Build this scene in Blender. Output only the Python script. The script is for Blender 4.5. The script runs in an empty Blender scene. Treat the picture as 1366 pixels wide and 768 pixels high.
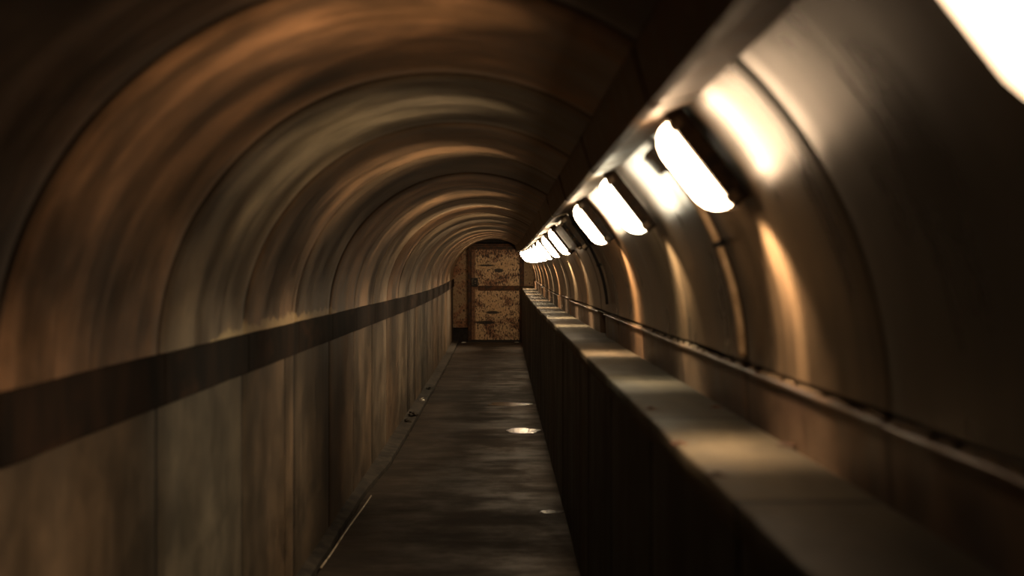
import bpy, bmesh, math, random
from mathutils import Vector, Matrix, noise

# ------------------------------------------------------------------ camera, world, exposure
scene = bpy.context.scene
COL = scene.collection
EYE = 1.55
cam_data = bpy.data.cameras.new('camera')
cam = bpy.data.objects.new('camera', cam_data)
COL.objects.link(cam)
cam.location = (0, 0, EYE)
cam.rotation_euler = (math.radians(90), 0, 0)
cam_data.sensor_width = 36
cam_data.lens = 1350 / 1366 * 36
cam_data.shift_x = 13 / 1366
cam_data.shift_y = -19 / 1366
cam_data.clip_start = 0.02
cam_data.dof.use_dof = True
cam_data.dof.focus_distance = 14.0
cam_data.dof.aperture_fstop = 2.0
scene.camera = cam
world = bpy.data.worlds.new('world')
scene.world = world
world.use_nodes = True
world.node_tree.nodes['Background'].inputs[0].default_value = (0.5, 0.6, 0.8, 1)
world.node_tree.nodes['Background'].inputs[1].default_value = 0.0
vs = scene.view_settings
vs.view_transform = 'Standard'
vs.look = 'None'
vs.gamma = 1
vs.use_curve_mapping = False
vs.exposure = 0.05
LAMP_POWER = 34.0
BEAM = 3.2
SPREAD = 60

# ------------------------------------------------------------------ dimensions
U = 0.002246                 # metres per reference unit
REF = 3.032                  # metres to the reference ring joint
XC, ZC, R = -0.186, 1.307, 0.845
XL, XR = XC - R, XC + R
LEDGE_X, LEDGE_Z = 0.3975, 1.161
Y0, Y1 = -3.5, 21.25
SPLIT = math.radians(52)
RING = 1.0
JOINT_LEFT = REF - 10 * RING          # phase of the ring joints left of the duct
JOINT_RIGHT = 0.57 * REF - 10 * RING  # and right of it


def rise(y):
    d = (y / REF - 3.5) / 3.5
    return 0.13 * d * d if d > 0 else 0.0


# ------------------------------------------------------------------ helpers
def tag(o, label=None, cat=None, group=None, kind=None):
    if label: o['label'] = label
    if cat: o['category'] = cat
    if group: o['group'] = group
    if kind: o['kind'] = kind
    return o


def link_bm(name, bm, mat, parent=None, smooth=False):
    me = bpy.data.meshes.new(name)
    bmesh.ops.recalc_face_normals(bm, faces=bm.faces)
    bm.to_mesh(me)
    bm.free()
    if smooth:
        for p in me.polygons:
            p.use_smooth = True
    me.materials.append(mat)
    o = bpy.data.objects.new(name, me)
    COL.objects.link(o)
    if parent: o.parent = parent
    return o


def empty(name, loc=(0, 0, 0), rot=(0, 0, 0), parent=None):
    o = bpy.data.objects.new(name, None)
    COL.objects.link(o)
    o.location = loc
    o.rotation_euler = rot
    o.empty_display_size = 0.05
    if parent: o.parent = parent
    return o


def add_box(bm, x0, x1, y0, y1, z0, z1, bevel=0.0, seg=2):
    r = bmesh.ops.create_cube(bm, size=1)
    vs_ = r['verts']
    for v in vs_:
        v.co = Vector(((x0 + x1) / 2 + v.co.x * (x1 - x0), (y0 + y1) / 2 + v.co.y * (y1 - y0), (z0 + z1) / 2 + v.co.z * (z1 - z0)))
    if bevel:
        es = list({e for v in vs_ for e in v.link_edges})
        bmesh.ops.bevel(bm, geom=es, offset=bevel, segments=seg, affect='EDGES', profile=0.5)


def add_tube(bm, pts, rad, n=10, caps=True):
    pts = [Vector(p) for p in pts]
    rings = []
    prev_n = None
    for i, p in enumerate(pts):
        t = (pts[min(i + 1, len(pts) - 1)] - pts[max(i - 1, 0)]).normalized()
        if prev_n is None:
            a = Vector((0, 1, 0)) if abs(t.y) < 0.9 else Vector((1, 0, 0))
            nn = (a - t * a.dot(t)).normalized()
        else:
            nn = (prev_n - t * prev_n.dot(t)).normalized()
        prev_n = nn
        b = t.cross(nn)
        rr = rad[i] if isinstance(rad, (list, tuple)) else rad
        rings.append([bm.verts.new(p + (nn * math.cos(2 * math.pi * k / n) + b * math.sin(2 * math.pi * k / n)) * rr) for k in range(n)])
    for a, b in zip(rings, rings[1:]):
        for k in range(n):
            bm.faces.new((a[k], a[(k + 1) % n], b[(k + 1) % n], b[k]))
    if caps:
        bm.faces.new(rings[0][::-1])
        bm.faces.new(rings[-1])


def add_disc(bm, c, axis, rad, h, n=16):
    c = Vector(c); axis = Vector(axis).normalized()
    add_tube(bm, [c, c + axis * h * 0.75, c + axis * h], [rad, rad, rad * 0.8], n)


def sweep(name, mat, prof, ys, parent=None, smooth=True, closed=True, sharp=35, uv=None):
    """prof(y) -> list of (x, z, u); swept along ys, with UV = (u, y)."""
    bm = bmesh.new()
    rows = []
    us = []
    for y in ys:
        p = prof(y)
        rz = rise(y)
        rows.append([bm.verts.new((x, y, z + rz)) for x, z, u in p])
        us.append([u for x, z, u in p])
    n = len(rows[0])
    uvl = bm.loops.layers.uv.new('UVMap')
    m = n if closed else n - 1
    for j in range(len(rows) - 1):
        for k in range(m):
            k2 = (k + 1) % n
            f = bm.faces.new((rows[j][k], rows[j][k2], rows[j + 1][k2], rows[j + 1][k]))
            for lp, (uu, yy) in zip(f.loops, ((us[j][k], ys[j]), (us[j][k2], ys[j]), (us[j + 1][k2], ys[j + 1]), (us[j + 1][k], ys[j + 1]))):
                lp[uvl].uv = (uu, yy)
    if closed:
        bm.faces.new(rows[0])
        bm.faces.new(rows[-1][::-1])
    o = link_bm(name, bm, mat, parent, smooth)
    if smooth:
        o.data.set_sharp_from_angle(angle=math.radians(sharp))
    return o


# ------------------------------------------------------------------ node helpers
class N:
    def __init__(self, name):
        self.m = bpy.data.materials.new(name)
        self.m.use_nodes = True
        self.t = self.m.node_tree
        self.bsdf = self.t.nodes['Principled BSDF']

    def node(self, typ, **kw):
        n = self.t.nodes.new(typ)
        for k, v in kw.items():
            setattr(n, k, v)
        return n

    def set(self, sock, v):
        if isinstance(v, bpy.types.NodeSocket):
            self.t.links.new(v, sock)
        else:
            sock.default_value = v

    def math(self, op, a, b=0.0, c=0.0, clamp=False):
        n = self.node('ShaderNodeMath', operation=op, use_clamp=clamp)
        self.set(n.inputs[0], a); self.set(n.inputs[1], b); self.set(n.inputs[2], c)
        return n.outputs[0]

    def mix(self, f, a, b, blend='MIX'):
        n = self.node('ShaderNodeMix', data_type='RGBA', blend_type=blend)
        self.set(n.inputs[0], f)
        self.set(n.inputs[6], a if isinstance(a, bpy.types.NodeSocket) else (*a, 1))
        self.set(n.inputs[7], b if isinstance(b, bpy.types.NodeSocket) else (*b, 1))
        return n.outputs[2]

    def uv(self):
        n = self.node('ShaderNodeUVMap', uv_map='UVMap')
        s = self.node('ShaderNodeSeparateXYZ')
        self.set(s.inputs[0], n.outputs[0])
        return s.outputs[0], s.outputs[1]

    def obj(self):
        n = self.node('ShaderNodeTexCoord')
        s = self.node('ShaderNodeSeparateXYZ')
        self.set(s.inputs[0], n.outputs['Object'])
        return s.outputs[0], s.outputs[1], s.outputs[2]

    def vec(self, x, y, z=0.0):
        n = self.node('ShaderNodeCombineXYZ')
        self.set(n.inputs[0], x); self.set(n.inputs[1], y); self.set(n.inputs[2], z)
        return n.outputs[0]

    def noise(self, x, y, z=0.0, detail=4, rough=0.55, sx=1, sy=1, sz=1, lac=2.0, dist=0.0):
        n = self.node('ShaderNodeTexNoise')
        self.set(n.inputs['Vector'], self.vec(self.math('MULTIPLY', x, sx), self.math('MULTIPLY', y, sy), self.math('MULTIPLY', z, sz) if isinstance(z, bpy.types.NodeSocket) else z * sz))
        n.inputs['Scale'].default_value = 1
        n.inputs['Detail'].default_value = detail
        n.inputs['Roughness'].default_value = rough
        n.inputs['Distortion'].default_value = dist
        return n.outputs[0]

    def white(self, v):
        n = self.node('ShaderNodeTexWhiteNoise', noise_dimensions='1D')
        self.set(n.inputs['W'], v)
        return n.outputs[0]

    def ramp(self, v, lo, hi, a=0.0, b=1.0, smooth=True):
        n = self.node('ShaderNodeMapRange', interpolation_type='SMOOTHSTEP' if smooth else 'LINEAR')
        self.set(n.inputs[0], v); self.set(n.inputs[1], lo); self.set(n.inputs[2], hi); self.set(n.inputs[3], a); self.set(n.inputs[4], b)
        return n.outputs[0]

    def bump(self, h, strength=0.5, dist=0.01, normal=None):
        n = self.node('ShaderNodeBump')
        n.inputs['Strength'].default_value = strength
        n.inputs['Distance'].default_value = dist
        self.set(n.inputs['Height'], h)
        if normal: self.set(n.inputs['Normal'], normal)
        return n.outputs[0]

    def out(self, color=None, rough=None, metal=None, normal=None, spec=None):
        b = self.bsdf.inputs
        if color is not None: self.set(b['Base Color'], color if isinstance(color, bpy.types.NodeSocket) else (*color, 1))
        if rough is not None: self.set(b['Roughness'], rough)
        if metal is not None: self.set(b['Metallic'], metal)
        if spec is not None: self.set(b['Specular IOR Level'], spec)
        if normal is not None: self.set(b['Normal'], normal)
        return self.m


def concrete(name, phase, dark, mid, warm, sy=9.0, su=0.55, rough=(0.32, 0.6), spec=0.8, stain=False, tint=1.0, bump=0.5, near=None, joint=0.25, mott=0.4, warm_zone=None):
    """concrete cast in rings: tone per ring, streaks that run across the tunnel, blotches."""
    n = N(name)
    u, v = n.uv()
    ring = n.math('FLOOR', n.math('SUBTRACT', v, phase))
    w1 = n.white(ring)
    w2 = n.white(n.math('ADD', ring, 71.3))
    st = n.noise(u, v, w1, detail=6, rough=0.62, sx=su, sy=sy, sz=9)
    st2 = n.noise(u, v, w2, detail=3, rough=0.5, sx=su * 2.2, sy=sy * 0.35, sz=5)
    bl = n.noise(u, v, 3.7, detail=5, rough=0.6, sx=3.1, sy=3.4, sz=1)
    fine = n.noise(u, v, 1.2, detail=5, rough=0.7, sx=26, sy=26, sz=1)
    hue = n.ramp(n.math('ADD', n.math('MULTIPLY', w2, 0.75), n.math('MULTIPLY', bl, 0.5)), 0.35, 0.85)
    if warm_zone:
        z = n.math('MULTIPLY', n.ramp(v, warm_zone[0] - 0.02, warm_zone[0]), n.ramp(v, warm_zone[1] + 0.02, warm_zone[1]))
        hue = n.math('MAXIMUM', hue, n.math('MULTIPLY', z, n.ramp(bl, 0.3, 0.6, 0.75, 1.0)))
    c = n.mix(hue, mid, warm)
    f = n.math('ADD', n.math('MULTIPLY', st, 0.75), n.math('MULTIPLY', st2, 0.6))
    c = n.mix(n.ramp(f, 0.45, 0.9), dark, c)
    k = n.math('MULTIPLY', n.ramp(w1, 0, 1, 0.7, 1.25), n.ramp(bl, 0.3, 0.72, 1 - 0.55 * mott, 1 + 0.35 * mott))
    k = n.math('MULTIPLY', k, n.ramp(fine, 0.3, 0.7, 0.88, 1.1))
    k = n.math('MULTIPLY', k, tint)
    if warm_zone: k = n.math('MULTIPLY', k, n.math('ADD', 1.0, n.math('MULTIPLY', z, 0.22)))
    # dirt gathered in the joints
    fr = n.math('FRACT', n.math('SUBTRACT', v, phase))
    e = n.math('MINIMUM', fr, n.math('SUBTRACT', 1.0, fr))
    k = n.math('MULTIPLY', k, n.ramp(e, 0.006, 0.022, joint, 1.0))
    if near is not None:       # darker tone for the ring(s) at the near end
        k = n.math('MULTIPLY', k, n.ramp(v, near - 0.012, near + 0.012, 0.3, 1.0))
    kk = n.vec(k, k, k)
    c = n.mix(1.0, c, kk, 'MULTIPLY')
    if stain:                  # lime crust along the springing
        edge = n.noise(u, v, 8.1, detail=6, rough=0.75, sx=4, sy=6)
        lim = n.math('MULTIPLY', n.ramp(edge, 0.3, 0.75, 0.02, 0.085), n.math('MULTIPLY', n.ramp(v, 1.1 * REF, 1.35 * REF), n.ramp(v, 2.1 * REF, 2.0 * REF)))
        c = n.mix(n.math('MULTIPLY', n.ramp(n.math('SUBTRACT', lim, u), 0.0, 0.012), 0.75), c, (0.42, 0.30, 0.15))
    ro = n.ramp(n.math('ADD', n.math('MULTIPLY', st, 0.6), n.math('MULTIPLY', bl, 0.4)), 0.35, 0.65, rough[0], rough[1])
    h = n.math('ADD', n.math('MULTIPLY', st, 1.0), n.math('MULTIPLY', fine, 0.12))
    return n.out(c, ro, 0, n.bump(h, bump, 0.012), spec)


M = {}
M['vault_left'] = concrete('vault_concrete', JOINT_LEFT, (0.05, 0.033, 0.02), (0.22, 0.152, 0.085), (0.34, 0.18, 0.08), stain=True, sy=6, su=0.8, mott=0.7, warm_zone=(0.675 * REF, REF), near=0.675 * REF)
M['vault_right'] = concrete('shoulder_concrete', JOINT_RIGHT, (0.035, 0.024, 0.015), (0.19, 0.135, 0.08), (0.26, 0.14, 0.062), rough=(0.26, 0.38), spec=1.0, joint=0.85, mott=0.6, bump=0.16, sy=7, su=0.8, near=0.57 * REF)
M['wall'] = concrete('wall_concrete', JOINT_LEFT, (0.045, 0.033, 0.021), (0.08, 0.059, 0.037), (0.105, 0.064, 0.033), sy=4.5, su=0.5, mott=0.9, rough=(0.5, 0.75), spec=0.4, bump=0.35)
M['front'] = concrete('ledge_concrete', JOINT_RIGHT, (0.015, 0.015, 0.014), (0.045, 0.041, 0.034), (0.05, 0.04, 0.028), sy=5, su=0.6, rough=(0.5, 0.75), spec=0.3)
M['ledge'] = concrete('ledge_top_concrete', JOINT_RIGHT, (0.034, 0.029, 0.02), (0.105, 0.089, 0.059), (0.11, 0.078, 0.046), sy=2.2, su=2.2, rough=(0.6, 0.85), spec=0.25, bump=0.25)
M['panel'] = concrete('panel_concrete', JOINT_RIGHT, (0.04, 0.022, 0.014), (0.17, 0.11, 0.065), (0.24, 0.13, 0.06), sy=7, su=1.5, rough=(0.4, 0.65), spec=0.6)


def m_band():
    n = N('dark_band')
    u, v = n.uv()
    st = n.noise(u, v, 0, sx=2.5, sy=8, detail=5)
    bl = n.noise(u, v, 4, sx=5, sy=2, detail=4)
    c = n.mix(n.ramp(st, 0.35, 0.7), (0.006, 0.004, 0.003), (0.018, 0.010, 0.006))
    c = n.mix(n.ramp(bl, 0.55, 0.75, 0, 0.7), c, (0.045, 0.022, 0.011))
    return n.out(c, 0.85, 0, n.bump(st, 0.3, 0.008), 0.12)
M['band'] = m_band()


def m_floor():
    n = N('damp_floor')
    x, y, z = n.obj()
    a = n.noise(x, y, 0, sx=1.4, sy=0.9, detail=6, rough=0.6)
    b = n.noise(x, y, 6, sx=1.6, sy=3.2, detail=6, rough=0.65)
    f = n.noise(x, y, 2, sx=30, sy=30, detail=4, rough=0.7)
    c = n.mix(n.ramp(b, 0.3, 0.7), (0.018, 0.013, 0.009), (0.042, 0.029, 0.019))
    c = n.mix(n.ramp(a, 0.5, 0.7, 0, 0.7), c, (0.016, 0.012, 0.009))
    # cast bays of the floor
    fr = n.math('FRACT', n.math('MULTIPLY', n.math('ADD', y, 0.3), 0.5))
    e = n.math('MINIMUM', fr, n.math('SUBTRACT', 1.0, fr))
    c = n.mix(n.ramp(e, 0.0, 0.006, 0.7, 0), c, (0.02, 0.016, 0.012))
    ro = n.ramp(n.math('ADD', n.math('MULTIPLY', a, 0.5), n.math('MULTIPLY', b, 0.5)), 0.4, 0.62, 0.88, 0.52)
    h = n.math('ADD', b, n.math('MULTIPLY', f, 0.35))
    return n.out(c, ro, 0, n.bump(h, 0.22, 0.01), 0.35)
M['floor'] = m_floor()


def m_dirt(name, c0, c1, rough=0.85, scale=20, bump=0.8):
    n = N(name)
    x, y, z = n.obj()
    a = n.noise(x, y, z, sx=scale, sy=scale, sz=scale, detail=6, rough=0.65)
    return n.out(n.mix(n.ramp(a, 0.35, 0.65), c0, c1), rough, 0, n.bump(a, bump, 0.01), 0.3)
M['kerb'] = m_dirt('kerb_dirt', (0.012, 0.010, 0.008), (0.045, 0.036, 0.026), scale=9)
M['mortar'] = m_dirt('mortar', (0.07, 0.05, 0.03), (0.22, 0.155, 0.09), scale=40)
M['void'] = m_dirt('void_shade_and_base', (0.012, 0.010, 0.009), (0.03, 0.024, 0.02), scale=8)  # near-black: shade of the lintel void and notch put into colour; dark base too
M['stone'] = m_dirt('rubble_stone', (0.05, 0.045, 0.035), (0.22, 0.19, 0.15), scale=60)


def m_metal(name, c0, c1, rough=0.5, metal=0.6, scale=25):
    n = N(name)
    x, y, z = n.obj()
    a = n.noise(x, y, z, sx=scale, sy=scale, sz=scale, detail=5, rough=0.6)
    return n.out(n.mix(n.ramp(a, 0.4, 0.65), c0, c1), n.ramp(a, 0.3, 0.7, rough - 0.1, rough + 0.15), metal, n.bump(a, 0.2, 0.003))
M['housing'] = m_metal('cast_housing', (0.035, 0.025, 0.018), (0.13, 0.085, 0.05), 0.45, 0.3)
M['duct'] = m_metal('duct_sheet', (0.05, 0.034, 0.023), (0.13, 0.088, 0.055), 0.55, 0.15, 14)
M['steel'] = m_metal('worn_steel', (0.16, 0.12, 0.08), (0.42, 0.34, 0.24), 0.4, 0.6, 40)
M['pipe'] = m_metal('conduit_paint', (0.45, 0.32, 0.19), (0.62, 0.46, 0.29), 0.42, 0.1, 18)
M['black'] = m_metal('black_iron', (0.012, 0.011, 0.010), (0.03, 0.025, 0.02), 0.55, 0.3)
M['rust'] = m_metal('rusty_iron', (0.035, 0.018, 0.010), (0.12, 0.05, 0.022), 0.75, 0.1, 14)
M['brass'] = m_metal('brass', (0.45, 0.30, 0.12), (0.7, 0.5, 0.22), 0.35, 0.9, 30)
M['paper'] = m_dirt('litter_paper', (0.45, 0.43, 0.38), (0.8, 0.78, 0.72), 0.6, 30, 0.3)
M['foil'] = m_metal('foil', (0.5, 0.46, 0.38), (0.8, 0.75, 0.65), 0.25, 0.9, 60)
M['cable'] = m_metal('pale_cable', (0.5, 0.42, 0.30), (0.65, 0.55, 0.4), 0.3, 0.1, 10)


def m_water():
    n = N('puddle_water')
    x, y, z = n.obj()
    a = n.noise(x, y, 0, sx=40, sy=14, detail=3)
    return n.out((0.02, 0.016, 0.012), 0.24, 0, n.bump(a, 0.2, 0.004), 1.0)
M['water'] = m_water()
M['wet'] = m_dirt('wet_floor_film', (0.03, 0.022, 0.016), (0.08, 0.058, 0.04), 0.2, 12, 0.12)


def m_door(name, light=1.0, chips=0.5, band=None):
    n = N(name)
    x, y, z = n.obj()
    a = n.noise(x, z, 0, sx=34, sy=18, detail=7, rough=0.72, dist=0.6)
    b = n.noise(x, z, 4, sx=2.6, sy=3.2, detail=5, rough=0.6)
    s = n.noise(x, z, 9, sx=2.5, sy=26, detail=4, rough=0.6)
    c3 = n.noise(x, z, 12, sx=60, sy=34, detail=3, rough=0.6)
    paint = n.mix(n.ramp(b, 0.35, 0.65), (0.58 * light, 0.37 * light, 0.20 * light), (0.82 * light, 0.62 * light, 0.38 * light))
    c = n.mix(n.ramp(n.math('ADD', b, n.math('MULTIPLY', a, 0.3)), 0.58, 0.76, 0, 0.85), paint, (0.26, 0.095, 0.038))
    m = n.math('ADD', n.math('MULTIPLY', a, 0.75), n.math('ADD', n.math('MULTIPLY', c3, 0.25), n.math('MULTIPLY', b, 0.22)))
    c = n.mix(n.ramp(m, chips + 0.08, chips + 0.13), c, (0.035, 0.018, 0.012))
    c = n.mix(n.ramp(s, 0.66, 0.72, 0, 0.9), c, (0.02, 0.013, 0.010))
    if band:
        # rust-bared zones: top rail, middle rail and along the lock edge
        rz = n.math('MINIMUM', n.math('ABSOLUTE', n.math('SUBTRACT', z, band[0])), n.math('ABSOLUTE', n.math('SUBTRACT', z, band[1])))
        rx = n.math('MULTIPLY', n.math('ABSOLUTE', n.math('SUBTRACT', x, band[2])), 0.7)
        rr = n.math('ADD', n.math('MINIMUM', rz, rx), n.math('MULTIPLY', n.math('SUBTRACT', a, 0.5), 0.09))
        c = n.mix(n.ramp(rr, 0.025, 0.05, 0.85, 0), c, n.mix(n.ramp(c3, 0.4, 0.6), (0.05, 0.022, 0.012), (0.20, 0.075, 0.03)))
        # a bare black patch and a long scratch over the lock
        def spot(px, pz, wx, wz):
            dx = n.math('DIVIDE', n.math('SUBTRACT', x, px), wx)
            dz = n.math('DIVIDE', n.math('SUBTRACT', z, pz), wz)
            d = n.math('ADD', n.math('MULTIPLY', dx, dx), n.math('MULTIPLY', dz, dz))
            return n.ramp(n.math('ADD', d, n.math('MULTIPLY', n.math('SUBTRACT', a, 0.5), 5.0)), 0.8, 1.3, 0.95, 0)
        for sp in ((-0.07, 1.62, 0.09, 0.04), (-0.33, 1.725, 0.17, 0.018), (-0.36, 0.53, 0.2, 0.03), (-0.2, 0.74, 0.13, 0.03)):
            c = n.mix(spot(*sp), c, (0.012, 0.010, 0.009))
    return n.out(c, 0.62, 0, n.bump(m, 0.5, 0.004), 0.4)
M['door'] = m_door('peeling_door_paint', 1.0, 0.53, band=(2.10, 1.255, -0.62))
M['side'] = m_door('peeling_wall_paint', 0.55, 0.56)


def m_lens(name, color, power):
    n = N(name)
    b = n.bsdf.inputs
    b['Base Color'].default_value = (0.8, 0.8, 0.78, 1)
    b['Roughness'].default_value = 0.3
    b['Emission Color'].default_value = (*color, 1)
    b['Emission Strength'].default_value = power
    n.m['tint'] = color; n.m['power'] = power / LAMP_POWER
    return n.m
WARM, COOL, NEUTRAL = (1.0, 0.67, 0.40), (0.98, 0.84, 0.58), (1.0, 0.74, 0.46)
M['lens_warm'] = m_lens('lens_warm', WARM, LAMP_POWER * 0.85)
M['lens_dim'] = m_lens('lens_dim', WARM, LAMP_POWER * 0.12)
M['lens_bright'] = m_lens('lens_bright', NEUTRAL, LAMP_POWER * 1.4)
M['lens_brightest'] = m_lens('lens_brightest', NEUTRAL, LAMP_POWER * 3.0)
M['lens_cool'] = m_lens('lens_cool', COOL, LAMP_POWER * 0.75)
M['lens_neutral'] = m_lens('lens_neutral', NEUTRAL, LAMP_POWER * 1.05)

# ------------------------------------------------------------------ the shell
rnd = random.Random(5)


def stations(phase, sub=12, extra=()):
    """y stations with extra rows round each joint."""
    out = {Y0, Y1}
    k = math.floor(Y0 - phase)
    while phase + k < Y1 + 1:
        j = phase + k
        for d in (-0.016, -0.009, -0.004, 0.004, 0.009, 0.016):
            out.add(j + d)
        for i in range(1, sub):
            out.add(j + i / sub)
        k += 1
    for e in extra:
        for d in (-0.014, -0.008, -0.003, 0.003, 0.008, 0.014):
            out.add(e + d)
    ys = sorted(y for y in out if Y0 <= y <= Y1)
    res = [ys[0]]
    for y in ys[1:]:
        if y - res[-1] > 0.0025: res.append(y)
    return res


def groove(y, joints_phase, extra=(), w=0.011):
    fr = (y - joints_phase) % 1.0
    d = min(fr, 1 - fr)
    g = max(0.0, 1 - (d / w) ** 2) if d < w else 0.0
    for e in extra:
        d = abs(y - e)
        if d < w * 0.7: g = max(g, 0.8)
    return g


RP = {}
def relief(y, phase, seed, amp=0.006):
    if seed == 8: amp = 0.008
    """each cast ring has its own faint barrel shape and a step against the next one."""
    k = math.floor(y - phase)
    t = (y - phase) - k
    if (k, seed) not in RP:
        r_ = random.Random(k * 13 + seed)
        RP[(k, seed)] = (r_.uniform(-1, 1) * 0.45, r_.uniform(-1, 1), r_.uniform(-1, 1), r_.uniform(0, 6.28))
    a, b, c, ph = RP[(k, seed)]
    if seed == 8: a *= 0.25
    return amp * (a + 0.9 * b * math.sin(math.pi * t) + 0.55 * c * math.sin(2 * math.pi * t + ph))


def vault(name, mat, a0, a1, phase, seed, nseg):
    def prof(y):
        g = groove(y, phase) * (0.012 if seed == 3 else 0.003)
        rr = R + relief(y, phase, seed) * 1.0 + g
        out = []
        for i in range(nseg + 1):
            a = a0 + (a1 - a0) * i / nseg
            wob = 0.003 * noise.noise(Vector((a * 2.2, y * 1.6, seed)))
            r2 = rr + wob
            s = (math.pi - a) * R
            out.append((XC + r2 * math.cos(a), ZC + r2 * math.sin(a), s))
        for i in range(12, -1, -1):
            a = a0 + (a1 - a0) * i / 12
            r2 = R + 0.09
            out.append((XC + r2 * math.cos(a), ZC + r2 * math.sin(a), (math.pi - a) * R))
        return out
    return tag(sweep(name, mat, prof, stations(phase), sharp=50), kind='structure')


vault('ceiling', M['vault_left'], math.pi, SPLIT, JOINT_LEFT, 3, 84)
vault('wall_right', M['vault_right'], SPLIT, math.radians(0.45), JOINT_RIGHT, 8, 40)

# lower left wall: upright cast panels
XJ = [4.82, 9.37, 11.3, 13.55, 16.2]
def prof_left(y):
    g = groove(y, JOINT_LEFT, XJ, 0.012) * 0.010
    d = relief(y, JOINT_LEFT, 21, 0.004)
    x = XL - 0.004 + d - g
    return [(x, -0.05, 1.3), (x, 0.3, 0.95), (x, 0.7, 0.5), (x, 1.16, 0.1), (XL - 0.1, 1.16, 0), (XL - 0.1, -0.05, 1.4)]
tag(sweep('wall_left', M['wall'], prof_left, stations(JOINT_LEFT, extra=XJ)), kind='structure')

# dark band on the springing line, left
def prof_band(y):
    w = 0.0025 * noise.noise(Vector((y * 3, 0, 1)))
    g = groove(y, JOINT_LEFT, (), 0.006) * 0.006
    x = XL + 0.020 - g
    return [(XL - 0.06, 1.155, 0), (x - 0.003, 1.155 + w, 0.02), (x, 1.158 + w, 0.04), (x, 1.303 + w, 0.18), (x - 0.004, 1.309 + w, 0.19), (XL - 0.06, 1.309, 0.22)]
tag(sweep('trim_1', M['band'], prof_band, stations(JOINT_LEFT)), kind='structure')

# floor
def kerb_edge(y):
    base = -0.970 + (0.055 if y > 8.2 else 0.055 * max(0, (y - 7.2)))
    return base + 0.010 * noise.noise(Vector((y * 1.7, 3, 0))) + 0.006 * noise.noise(Vector((y * 9, 1, 0)))
def prof_floor(y):
    g = kerb_edge(y) + 0.012 + 0.004 * noise.noise(Vector((y * 4, 0, 3)))
    return [(XL - 0.1, -0.045, 0), (g - 0.003, -0.045, 0.1), (g, -0.003, 0.12), (g + 0.008, 0, 0.13), (XL + 0.4, 0, 0.5), (XL + 0.8, 0, 0.8), (LEDGE_X + 0.05, 0, 1.5), (LEDGE_X + 0.05, -0.1, 1.7), (XL - 0.1, -0.1, 2)]
tag(sweep('floor', M['floor'], prof_floor, [Y0 + i * (Y1 - Y0) / 500 for i in range(501)]), kind='structure')

# ragged kerb at the foot of the left wall
def prof_kerb(y):
    e = kerb_edge(y)
    h = 0.022 + 0.007 * noise.noise(Vector((y * 3.3, 7, 0)))
    return [(XL - 0.02, -0.06, 0), (e, -0.06, 0.1), (e - 0.004, h * 0.7, 0.12), (e - 0.016, h, 0.14), (XL + 0.03, h + 0.006, 0.2), (XL - 0.02, h + 0.02, 0.25)]
tag(sweep('baseboard_left', M['kerb'], prof_kerb, [Y0 + i * 0.05 for i in range(int((Y1 - Y0) / 0.05) + 1)]), kind='structure')

# right: blocks between ledge and vault, with the lip and its mortar
NOTCH = (2.13 * REF, 2.27 * REF)
def blocks_right():
    bm = bmesh.new()
    uvl = bm.loops.layers.uv.new('UVMap')
    cuts = [Y0]
    k = math.floor(Y0 - JOINT_RIGHT) + 1
    while JOINT_RIGHT + k < Y1:
        cuts.append(JOINT_RIGHT + k); k += 1
    cuts.append(Y1)
    far = 0
    segs = []
    for a, b in zip(cuts, cuts[1:]):
        if a < NOTCH[0] < b or a < NOTCH[1] < b:
            if NOTCH[0] > a: segs.append((a, min(b, NOTCH[0])))
            if NOTCH[1] < b: segs.append((NOTCH[1], b))
        elif a >= NOTCH[0] and b <= NOTCH[1]:
            pass
        else:
            segs.append((a, b))
    for a, b in segs:
        r_ = random.Random(int(a * 10))
        off = r_.uniform(-0.002, 0.003)
        top = 1.292 + r_.uniform(-0.002, 0.002)
        if a > 9.5:
            off = r_.uniform(-0.022, 0.002); top += r_.uniform(0.0, 0.022)
        n = max(2, int((b - a) / 0.08))
        lp_ = 1.0 if a < 9.5 else 0.15
        gap = 0.003 if a < 9 else 0.008
        rows = []
        ys = [a + gap + (b - a - 2 * gap) * i / n for i in range(n + 1)]
        for y in ys:
            rz = rise(y)
            xf = XR - 0.004 + off + 0.0015 * noise.noise(Vector((y * 5, 2, 2)))
            w = 0.0018 * noise.noise(Vector((y * 8, 9, 2)))
            pr = [(XR + 0.09, 1.14, 0.3), (xf + 0.010, 1.14, 0.2), (xf + 0.008, 1.18, 0.16), (xf + 0.003, top - 0.012 + w, 0.04), (xf - 0.007 * lp_, top - 0.008 + w, 0.03), (xf - 0.009 * lp_, top + 0.000 + w, 0.02), (xf - 0.006 * lp_, top + 0.003 + w, 0.01), (XR + 0.09, top + 0.003, 0.0)]
            rows.append(([bm.verts.new((x, y, z + rz)) for x, z, u in pr], [u for _, _, u in pr], y))
        m = len(rows[0][0])
        for (r0, u0, y0), (r1, u1, y1) in zip(rows, rows[1:]):
            for q in range(m):
                q2 = (q + 1) % m
                f = bm.faces.new((r0[q], r0[q2], r1[q2], r1[q]))
                for lp, (uu, vv) in zip(f.loops, ((u0[q], y0), (u0[q2], y0), (u1[q2], y1), (u1[q], y1))):
                    lp[uvl].uv = (uu, vv)
        bm.faces.new(rows[0][0]); bm.faces.new(rows[-1][0][::-1])
    o = link_bm('trim_2', bm, M['panel'], None, True)
    o.data.set_sharp_from_angle(angle=math.radians(35))
    return tag(o, kind='structure')
blocks_right()

# backing inside the notch of the block course, its shade put in as colour
bm = bmesh.new()
add_box(bm, XR + 0.045, XR + 0.10, NOTCH[0] - 0.1, NOTCH[1] + 0.1, 1.12, 1.35)
tag(link_bm('trim_3', bm, M['void']), kind='structure')

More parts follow.
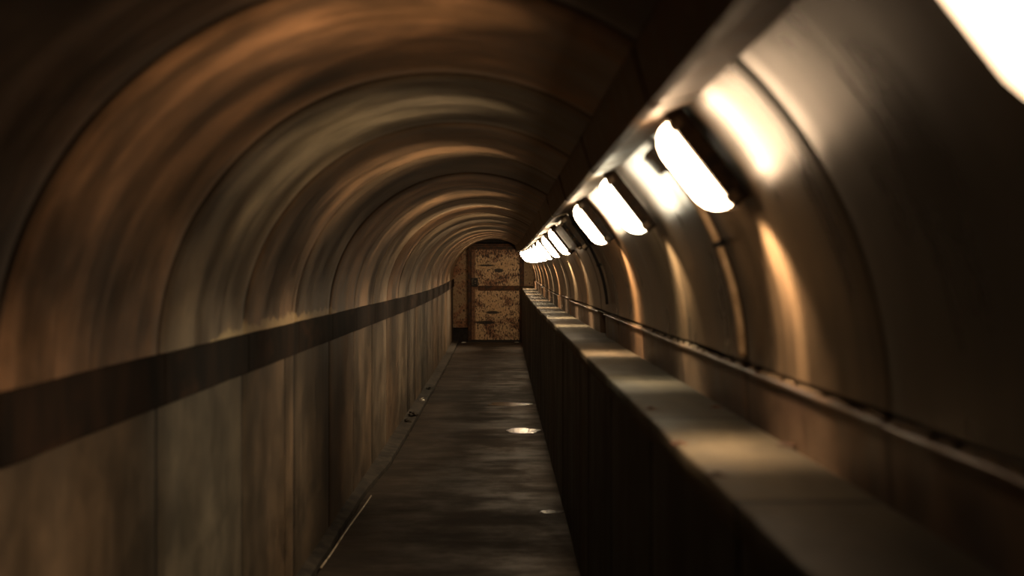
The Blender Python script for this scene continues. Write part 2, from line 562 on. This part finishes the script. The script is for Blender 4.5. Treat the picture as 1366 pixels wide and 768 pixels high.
# mortar dabs in the slot under the vault (one ragged run)
bm = bmesh.new()
y = 0.9
while y < 8.4:
    ln = rnd.uniform(0.03, 0.11) if 2.6 < y < 4.6 else rnd.uniform(0.06, 0.2)
    h = rnd.uniform(0.003, 0.0065)
    n = 6
    pts = [(XR + 0.000 + rnd.uniform(-0.003, 0.003), y + ln * i / n, 1.2995 + rise(y)) for i in range(n + 1)]
    add_tube(bm, pts, [h * 0.6] + [h * rnd.uniform(0.8, 1.2) for _ in range(n - 1)] + [h * 0.6], 8)
    y += ln + (rnd.uniform(0.05, 0.09) if 2.6 < y < 4.6 else rnd.uniform(0.01, 0.06))
tag(link_bm('trim_4', bm, M['mortar'], None, True), kind='structure')

# ------------------------------------------------------------------ end wall and door
YE = 21.22
bm = bmesh.new()
add_box(bm, XL - 0.05, XR + 0.1, YE + 0.10, YE + 0.22, -0.1, 2.45)
tag(link_bm('wall_back', bm, M['void']), kind='structure')
FZ = rise(YE)
# painted infill either side of the door
def arch_panel(name, x0, x1, z0, mat, zmax=9):
    bm = bmesh.new()
    n = 14
    top = []
    for i in range(n + 1):
        x = x0 + (x1 - x0) * i / n
        zz = ZC + FZ + math.sqrt(max(0.0001, (R + 0.02) ** 2 - (x - XC) ** 2))
        top.append((x, min(zz, zmax)))
    loop = [(x0, z0)] + top + [(x1, z0)]
    fr = [bm.verts.new((x, YE + 0.03, z)) for x, z in loop]
    bk = [bm.verts.new((x, YE + 0.11, z)) for x, z in loop]
    bm.faces.new(fr); bm.faces.new(bk[::-1])
    m = len(loop)
    for i in range(m):
        bm.faces.new((fr[i], fr[(i + 1) % m], bk[(i + 1) % m], bk[i]))
    return tag(link_bm(name, bm, mat), kind='structure')
arch_panel('wall_back_left', XL - 0.015, -0.715, 0.42, M['side'], 2.16)
arch_panel('wall_back_right', 0.46, XR + 0.015, 1.0, M['side'], 2.16)
bm = bmesh.new()
add_box(bm, XL - 0.02, -0.70, YE - 0.02, YE + 0.12, -0.05, 0.40, 0.01)
tag(link_bm('baseboard_back', bm, M['void']), kind='structure')

door = empty('door_1', (-0.1425, YE, FZ))
tag(door, 'rusty steel door with peeling cream paint at the far end of the tunnel', 'door', kind='structure')
DW, DZ0, DZ1 = 0.5025, 0.035, 2.0
def dpart(name, mat, boxes, parent=door, smooth=False):
    bm = bmesh.new()
    for b in boxes: add_box(bm, *b)
    return link_bm(name, bm, mat, parent, smooth)
bm = bmesh.new()
# leaf is modelled in world coordinates through its parent offset so the paint pattern sits in metres
leaf = dpart('door_leaf', M['door'], [(-DW, DW, -0.012, 0.035, DZ0, DZ1, 0.004)])
bm.free()
# recentre the paint coordinates on the tunnel axis and eye height used for the paint marks
me = leaf.data
for v in me.vertices: v.co += Vector((-0.1425, 0, FZ))
leaf.location = (0.1425, 0, -FZ)
dpart('rail', M['rust'], [(-DW + 0.14, DW - 0.01, -0.026, -0.012, 1.195 - FZ + 0.0, 1.30 - FZ, 0.004)])
dpart('rail', M['rust'], [(-DW + 0.01, DW - 0.01, -0.020, -0.012, 1.925, 1.99, 0.003)])
fr = dpart('door_frame', M['rust'], [(-DW - 0.075, -DW - 0.006, -0.045, 0.09, -0.02, 2.03, 0.006), (DW + 0.006, DW + 0.095, -0.045, 0.09, -0.02, 2.03, 0.006), (-DW - 0.075, DW + 0.095, -0.045, 0.09, 2.005, 2.05, 0.006)])
lk = dpart('lock_box', M['black'], [(-DW + 0.0, -DW + 0.135, -0.055, -0.012, 1.15, 1.335, 0.008)])
tag(lk, 'black lock box')
bm = bmesh.new()
add_tube(bm, [(-DW - 0.005 + dx, yy, z) for dx, yy, z in ((0.045, -0.055, 1.19), (0.018, -0.085, 1.185), (0.016, -0.09, 1.25), (0.018, -0.085, 1.30), (0.045, -0.055, 1.305))], 0.006, 8)
tag(link_bm('handle', bm, M['steel'], lk, True), 'bright worn pull handle')
bm = bmesh.new()
add_tube(bm, [(-DW + 0.06, -0.065, 1.225), (-DW + 0.10, -0.07, 1.222)], 0.006, 8)
add_tube(bm, [(-DW + 0.06, -0.065, 1.265), (-DW + 0.10, -0.07, 1.262)], 0.006, 8)
link_bm('bolt', bm, M['steel'], lk, True)
for z in (0.4, 1.05, 1.75):
    bm = bmesh.new()
    add_tube(bm, [(DW + 0.004, -0.03, z), (DW + 0.004, -0.03, z + 0.12)], 0.012, 10)
    link_bm('hinge', bm, M['rust'], door, True)
dpart('threshold', M['black'], [(-DW - 0.07, DW + 0.09, -0.06, 0.05, -0.01, 0.028, 0.006)])

# ------------------------------------------------------------------ ledge
ledge = empty('concrete_ledge', (LEDGE_X, 0, 0))
tag(ledge, 'waist-high concrete ledge running along the right side to the door', 'ledge')
def shifted(fn):
    return lambda y: [(x - LEDGE_X, z, u) for x, z, u in fn(y)]
def prof_top(y):
    e = 0.0035 * noise.noise(Vector((y * 2.3, 5, 5))) + 0.003 * noise.noise(Vector((y * 14, 2, 5)))
    c = 0.007 + 0.004 * noise.noise(Vector((y * 6, 8, 5)))
    return [(XR + 0.06, 1.10, 0.5), (LEDGE_X + 0.004 + e, 1.10, 0.06), (LEDGE_X + e, LEDGE_Z - c, 0.02), (LEDGE_X + c * 0.35 + e, LEDGE_Z - c * 0.35, 0.01), (LEDGE_X + c + e, LEDGE_Z, 0), (LEDGE_X + 0.1, LEDGE_Z, -0.1), (XR - 0.015, LEDGE_Z, -0.25), (XR - 0.003, LEDGE_Z - 0.012, -0.26), (XR + 0.06, LEDGE_Z - 0.012, -0.3)]
ys = [Y0 + i * 0.04 for i in range(int((YE - Y0) / 0.04) + 1)]
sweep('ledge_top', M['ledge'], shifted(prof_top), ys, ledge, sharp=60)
FJ = [2.62 * REF, 1.73 * REF]
def prof_front(y):
    g = groove(y, JOINT_RIGHT, FJ, 0.010) * 0.008
    x = LEDGE_X + 0.006 + relief(y, JOINT_RIGHT, 44, 0.003) + g
    return [(x, -0.02, 1.2), (x, 0.5, 0.7), (x, 1.10, 0.1), (XR + 0.06, 1.10, 0), (XR + 0.06, -0.02, 1.3)]
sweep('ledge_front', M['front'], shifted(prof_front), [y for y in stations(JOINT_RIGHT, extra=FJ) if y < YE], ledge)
# rusted anchor stubs cast into the ledge top
def anchor(px, py):
    D = 173 / (py - 365)
    x = (px - 670) * D * U; yy = D * REF
    bm = bmesh.new()
    add_disc(bm, (x - LEDGE_X, yy, LEDGE_Z - 0.002), (0, 0, 1), 0.020, 0.004, 14)
    add_disc(bm, (x - LEDGE_X, yy, LEDGE_Z), (0, 0, 1), 0.008, 0.006, 8)
    link_bm('anchor_bolt', bm, M['rust'], ledge)
for p in ((868, 545), (955, 543), (906, 591), (957, 633), (1048, 593)):
    anchor(*p)

# ------------------------------------------------------------------ cable duct on the shoulder of the vault
def polar(a, r):
    return XC + r * math.cos(a), ZC + r * math.sin(a)
duct = empty('cable_duct', (*[0, 0], 0))
tag(duct, 'long brown sheet-metal cable duct running under the vault above the lamps', 'cable duct')
DUCT = [(177.5, 166.5), (177.5, 162.5), (139, 150.5), (132, 153), (118, 203), (119, 207)]     # section, reference units from the camera axis
def prof_duct(y):
    w = 0.0015 * noise.noise(Vector((y * 1.2, 3, 3)))
    return [(x * U + w, EYE + z * U + w, 0) for x, z in DUCT]
sweep('duct_body', M['duct'], prof_duct, [Y0 + i * 0.1 for i in range(int((YE - 0.02 - Y0) / 0.1) + 1)], duct, sharp=30)
# joint straps
yy = 0.745 * REF - 0.22
straps = []
while yy < YE:
    straps.append(yy); yy += 1.334
for yy in straps:
    bm = bmesh.new()
    pr = [(x * U, EYE + z * U) for x, z in ((178.3, 165), (178, 161.5), (138.5, 149), (130.5, 152.5), (115.8, 203), (119, 206))]
    f = [bm.verts.new((x, yy, z + rise(yy))) for x, z in pr]
    b = [bm.verts.new((x, yy + 0.03, z + rise(yy))) for x, z in pr]
    bm.faces.new(f); bm.faces.new(b[::-1])
    for i in range(len(pr)):
        bm.faces.new((f[i], f[(i + 1) % len(pr)], b[(i + 1) % len(pr)], b[i]))
    link_bm('joint_strap', bm, M['steel'] if yy > 6 else M['duct'], duct)

# ------------------------------------------------------------------ lamps
TH = math.radians(38.0)
LH = 0.120      # half length across the tunnel
LW = 0.040      # half width along the tunnel
def lamp_rot():
    return (0, math.atan2(-math.cos(TH), -math.sin(TH)), 0)

def rounded_loft(bm, secs, n=6):
    """secs: (half_x, half_y, z, corner radius)"""
    rows = []
    for hx, hy, z, cr in secs:
        row = []
        for cx, cy, a0 in ((hx - cr, hy - cr, 0), (-hx + cr, hy - cr, 90), (-hx + cr, -hy + cr, 180), (hx - cr, -hy + cr, 270)):
            for i in range(n + 1):
                a = math.radians(a0 + 90 * i / n)
                row.append(bm.verts.new((cx + cr * math.cos(a), cy + cr * math.sin(a), z)))
        rows.append(row)
    m = len(rows[0])
    for r0, r1 in zip(rows, rows[1:]):
        for i in range(m):
            bm.faces.new((r0[i], r0[(i + 1) % m], r1[(i + 1) % m], r1[i]))
    bm.faces.new(rows[0][::-1]); bm.faces.new(rows[-1])

def build_lamp(lit=True, lens_mat=None):
    root = empty('tunnel_lamp')
    bm = bmesh.new()
    rounded_loft(bm, [(LH + 0.004, LW + 0.002, 0.0, 0.008), (LH + 0.004, LW + 0.002, 0.030, 0.008), (LH + 0.008, LW + 0.006, 0.032, 0.010), (LH + 0.008, LW + 0.006, 0.042, 0.010), (LH, LW, 0.044, 0.008)])
    h = link_bm('housing', bm, M['housing'], root)
    tag(h, 'dark cast metal housing')
    for sx in (-1, 1):
        bm = bmesh.new()
        add_box(bm, sx * (LH - 0.02) - 0.011, sx * (LH - 0.02) + 0.011, -LW - 0.012, -LW - 0.001, 0.020, 0.050, 0.002)
        link_bm('clip', bm, M['steel'], root)
    bm = bmesh.new()
    add_tube(bm, [(LH + 0.002, 0, 0.02), (LH + 0.022, 0, 0.02)], 0.011, 12)
    add_tube(bm, [(LH + 0.022, 0, 0.02), (LH + 0.05, 0, 0.018)], 0.006, 10)
    link_bm('cable_gland', bm, M['steel'], root, True)
    if lit:
        bm = bmesh.new()
        rounded_loft(bm, [(LH - 0.004, LW - 0.003, 0.043, 0.012), (LH - 0.006, LW - 0.004, 0.056, 0.014), (LH - 0.016, LW - 0.007, 0.071, 0.016), (LH - 0.032, LW - 0.011, 0.083, 0.016), (LH - 0.052, LW - 0.018, 0.090, 0.014)], 6)
        ln = link_bm('lens', bm, lens_mat, root, True)
        tag(ln, 'glowing frosted lens')
        for k, (ang, pw) in enumerate(((-58, 0.8), (0, 1.0), (58, 0.8), (-90, 0.42))):
            ld = bpy.data.lights.new('lamp_beam', 'AREA')
            ld.shape = 'RECTANGLE'
            ld.size = 0.11; ld.size_y = 0.035
            ld.spread = math.radians(SPREAD if k < 3 else 78)
            ld.energy = BEAM * pw * lens_mat['power']
            ld.color = lens_mat['tint'][:]
            lo = bpy.data.objects.new('lamp_beam', ld)
            COL.objects.link(lo)
            lo.parent = root
            lo.location = (math.sin(math.radians(ang)) * 0.075, 0, 0.096 - 0.008 * abs(k - 1))
            if k == 3: lo.location = (-LH - 0.004, 0, 0.066); ld.size = 0.03
            lo.rotation_euler = (Matrix.Rotation(math.radians(ang), 3, 'Y') @ Matrix.Rotation(math.pi, 3, 'X')).to_euler()
    else:
        bm = bmesh.new()
        add_box(bm, -LH + 0.012, LH - 0.012, -LW + 0.010, LW - 0.010, 0.043, 0.050, 0.002)
        link_bm('gear_tray', bm, M['black'], root)
        for sx in (-1, 1):
            bm = bmesh.new()
            add_box(bm, sx * (LH - 0.03) - 0.008, sx * (LH - 0.03) + 0.008, -0.018, 0.018, 0.048, 0.072, 0.003)
            link_bm('lamp_holder', bm, M['steel'], root)
        for sx, sy in ((-0.03, -0.02), (0.045, -0.028), (0.0, 0.022)):
            bm = bmesh.new()
            add_disc(bm, (sx, sy, 0.049), (0, 0, 1), 0.008, 0.010, 12)
            link_bm('screw', bm, M['brass'], root)
        bm = bmesh.new()
        add_tube(bm, [(-0.08, -0.02, 0.055), (-0.03, -0.03, 0.062), (0.03, -0.012, 0.06), (0.08, -0.02, 0.055)], 0.003, 6)
        link_bm('wire', bm, M['steel'], root, True)
    return root

D_LAMPS = [0.28 if i == 0 else 0.305 + 0.44 * i for i in range(15)]
kinds = ['dim', 'warm', 'cool', 'neutral', None, 'neutral', 'bright', 'neutral', 'bright', 'cool', 'bright', 'neutral', 'bright', 'bright', 'brightest']
WHICH = [
    'glowing white tunnel lamp cut off by the top right corner, nearest the camera',
    'largest whole glowing tunnel lamp, with a bright blown-out wall patch beside it',
    'glowing tunnel lamp just beyond the largest one, with a pale greenish wall patch',
    'smaller glowing tunnel lamp directly before the unlit fixture',
    'unlit black lamp fixture with its lens missing and bare gear showing',
    'first glowing tunnel lamp beyond the unlit black fixture',
    'second glowing tunnel lamp beyond the unlit black fixture',
    'third glowing tunnel lamp beyond the unlit black fixture',
    'fourth glowing tunnel lamp beyond the unlit black fixture',
    'fifth glowing tunnel lamp beyond the unlit black fixture',
    'fifth from last glowing lamp in the far bright cluster before the door',
    'fourth from last glowing lamp in the far bright cluster before the door',
    'third from last glowing lamp in the far bright cluster before the door',
    'second from last glowing lamp in the far bright cluster before the door',
    'last and smallest glowing lamp, nearest the rusty door']
proto = {k: build_lamp(True, M['lens_' + k]) for k in ('dim', 'warm', 'cool', 'neutral', 'bright', 'brightest')}
used = set()
def copy_tree(o):
    c = o.copy(); COL.objects.link(c)
    for ch in o.children:
        d = ch.copy(); COL.objects.link(d); d.parent = c
    return c
for D, k, lab in zip(D_LAMPS, kinds, WHICH):
    y = D * REF
    if k is None:
        o = build_lamp(False)
    elif k in used:
        o = copy_tree(proto[k])
    else:
        o = proto[k]; used.add(k)
    x, z = polar(TH, R - 0.014)
    o.location = (x, y, z + rise(y))
    o.rotation_euler = lamp_rot()
    tag(o, lab, 'lamp', 'lamps along the right shoulder of the vault')

# ------------------------------------------------------------------ conduits dropping down the right wall
def conduit(D, rad, a_top, a_bot, mat, label, clamps):
    yy = D * REF
    root = empty('conduit', (XC, yy, ZC + rise(yy)))
    tag(root, label, 'conduit')
    rc = R - rad - 0.010
    bm = bmesh.new()
    n = 26
    pts = []
    for i in range(n + 1):
        a = math.radians(a_top + (a_bot - a_top) * i / n)
        pts.append((rc * math.cos(a), 0, rc * math.sin(a)))
    add_tube(bm, pts, rad, 12)
    link_bm('pipe', bm, mat, root, True)
    for ca in clamps:
        a = math.radians(ca)
        er = Vector((math.cos(a), 0, math.sin(a))); et = Vector((-math.sin(a), 0, math.cos(a)))
        bm = bmesh.new()
        c = er * rc
        add_tube(bm, [c - et * 0.008, c + et * 0.008], rad + 0.0035, 14)
        add_box(bm, -0.009, 0.009, -rad - 0.022, rad + 0.022, -0.002, 0.002)
        for v in bm.verts[-8:]:
            p = v.co.copy()
            v.co = er * (R - 0.006) + et * p.x + er * p.z + Vector((0, p.y, 0))
        link_bm('clamp', bm, M['black'], root)
conduit(0.885, 0.011, 38.0, 1.6, M['pipe'], 'pale curved conduit clipped down the right wall behind the largest lamp', (23.0,))
conduit(2.03, 0.009, 42, 4.0, M['black'], 'thin black conduit curving down the right wall beside the unlit fixture', (21.0,))

# junction box at the top of the first conduit
def junction(D, label, hx=0.037, hy=0.042, h=0.042, thd=42.2, name='junction_box', cat='junction box'):
    yy = D * REF
    th = math.radians(thd)
    x, z = polar(th, R - 0.004 - hx * hx / 1.7)
    root = empty(name, (x, yy, z + rise(yy)), (0, math.atan2(-math.cos(th), -math.sin(th)), 0))
    tag(root, label, cat)
    bm = bmesh.new(); add_box(bm, -hx, hx, -hy, hy, 0, h, 0.004)
    link_bm('box_body', bm, M['black'], root)
    bm = bmesh.new(); add_box(bm, -hx + 0.004, hx - 0.004, -hy + 0.004, hy - 0.004, h + 0.001, h + 0.008, 0.003)
    link_bm('lid', bm, M['housing'], root)
    for sx, sy in ((-1, -1), (1, 1)) if hx < 0.05 else ((-1, -1), (1, 1), (-1, 1), (1, -1)):
        q = 0.004 if hx < 0.05 else 0.008
        bm = bmesh.new(); add_disc(bm, ((hx - 0.014) * sx, (hy - 0.018) * sy, h + 0.007), (0, 0, 1), q, q + 0.001, 8)
        link_bm('screw', bm, M['steel'] if hx < 0.05 else M['brass'], root)
    bm = bmesh.new(); add_tube(bm, [(-hx + 0.002, 0, 0.018), (-hx - 0.021, 0, 0.018)], 0.013, 6)
    link_bm('cable_gland', bm, M['black'], root)
junction(0.885, 'small black junction box under the duct at the top of the pale conduit')
junction(2.235, 'large black control gear box with bolted lid, mounted just beyond the unlit lamp fixture', 0.10, 0.36, 0.05, 38.2, 'gear_box', 'electrical box')

# ------------------------------------------------------------------ things on the floor
def blob(name, x, y, rx, ry, mat, label, cat, seed, z=0.0, irr=0.35, h=0.0025, tilt=0.0):
    bm = bmesh.new()
    n = 40
    o = bpy.data.objects.new(name, None)
    ring0, ring1 = [], []
    for i in range(n):
        a = 2 * math.pi * i / n
        q = 1 + irr * noise.noise(Vector((math.cos(a) * 1.6, math.sin(a) * 1.6, seed))) + irr * 0.5 * noise.noise(Vector((math.cos(a) * 5, math.sin(a) * 5, seed)))
        px, py = rx * q * math.cos(a), ry * q * math.sin(a)
        ring0.append(bm.verts.new((px, py, rise(y + py) - rise(y))))
        ring1.append(bm.verts.new((px * 0.96, py * 0.96, h + rise(y + py) - rise(y) + (py + ry) * tilt)))
    for i in range(n):
        bm.faces.new((ring0[i], ring0[(i + 1) % n], ring1[(i + 1) % n], ring1[i]))
    bm.faces.new(ring1); bm.faces.new(ring0[::-1])
    bpy.data.objects.remove(o)
    ob = link_bm(name, bm, mat, None, False)
    ob.location = (x, y, z + rise(y))
    return tag(ob, label, cat)
blob('puddle', 0.205, 9.97, 0.17, 0.14, M['water'], 'bright puddle on the floor beside the ledge reflecting lamplight', 'puddle', 2.0, irr=0.25, tilt=0.024)
blob('puddle', 0.08, 12.0, 0.28, 0.16, M['wet'], 'dim elongated puddle across the floor beyond the bright puddle', 'puddle', 5.0, irr=0.6)
blob('puddle', 0.315, 6.58, 0.07, 0.05, M['wet'], 'thin dark puddle at the foot of the ledge in the foreground', 'puddle', 9.0, irr=0.6)

bm = bmesh.new()
pts = []
for i in range(40):
    t = i / 39
    px = 428 + (495 - 428) * t
    yv = 758.6 + (662 - 758.6) * t
    D = 690 / (yv - 365)
    pts.append(((px - 670) * D * U + 0.002 * math.sin(t * 9), D * REF, 0.006))
add_tube(bm, pts, 0.0042, 8)
tag(link_bm('cable', bm, M['cable'], None, True), 'thin pale cable lying on the floor along the foot of the left wall', 'cable')

def crumple(name, x, y, z, r, mat, label, cat, seed, flat=0.5):
    bm = bmesh.new()
    bmesh.ops.create_icosphere(bm, subdivisions=3, radius=1)
    for v in bm.verts:
        q = 1 + 0.55 * noise.noise(v.co * 1.7 + Vector((seed, 0, 0))) + 0.25 * noise.noise(v.co * 4.5 + Vector((0, seed, 0)))
        v.co = Vector((v.co.x * r[0] * q, v.co.y * r[1] * q, max(0, (v.co.z * q * flat + flat * 0.6)) * r[2]))
    o = link_bm(name, bm, mat)
    o.location = (x, y, z + rise(y))
    return tag(o, label, cat)
crumple('crumpled_wrapper', -0.965, 12.15, 0.022, (0.035, 0.03, 0.045), M['foil'], 'crumpled glinting wrapper on the kerb halfway down the left wall', 'litter', 3)
crumple('paper_scrap', -0.80, 20.95, 0.0, (0.05, 0.03, 0.02), M['paper'], 'white paper scrap on the floor left of the rusty door', 'litter', 6)
crumple('paper_scrap', 0.30, 21.0, 0.0, (0.04, 0.03, 0.016), M['paper'], 'white paper scrap on the floor where ledge meets the rusty door', 'litter', 8)
stones = [(-0.955, 10.9, 0.06, 'dark rubble lump on the kerb nearer than the glinting wrapper'),
          (-0.97, 10.45, 0.045, 'small rubble lump on the kerb, nearest of those below the left wall'),
          (-0.955, 13.3, 0.05, 'rubble lump on the kerb just beyond the glinting wrapper')]
for i, (x, y, r, lab) in enumerate(stones):
    crumple('rubble_stone', x, y, 0.022, (r * 0.8, r * 1.6, r * 0.9), M['kerb'], lab, 'stone', 20 + i)
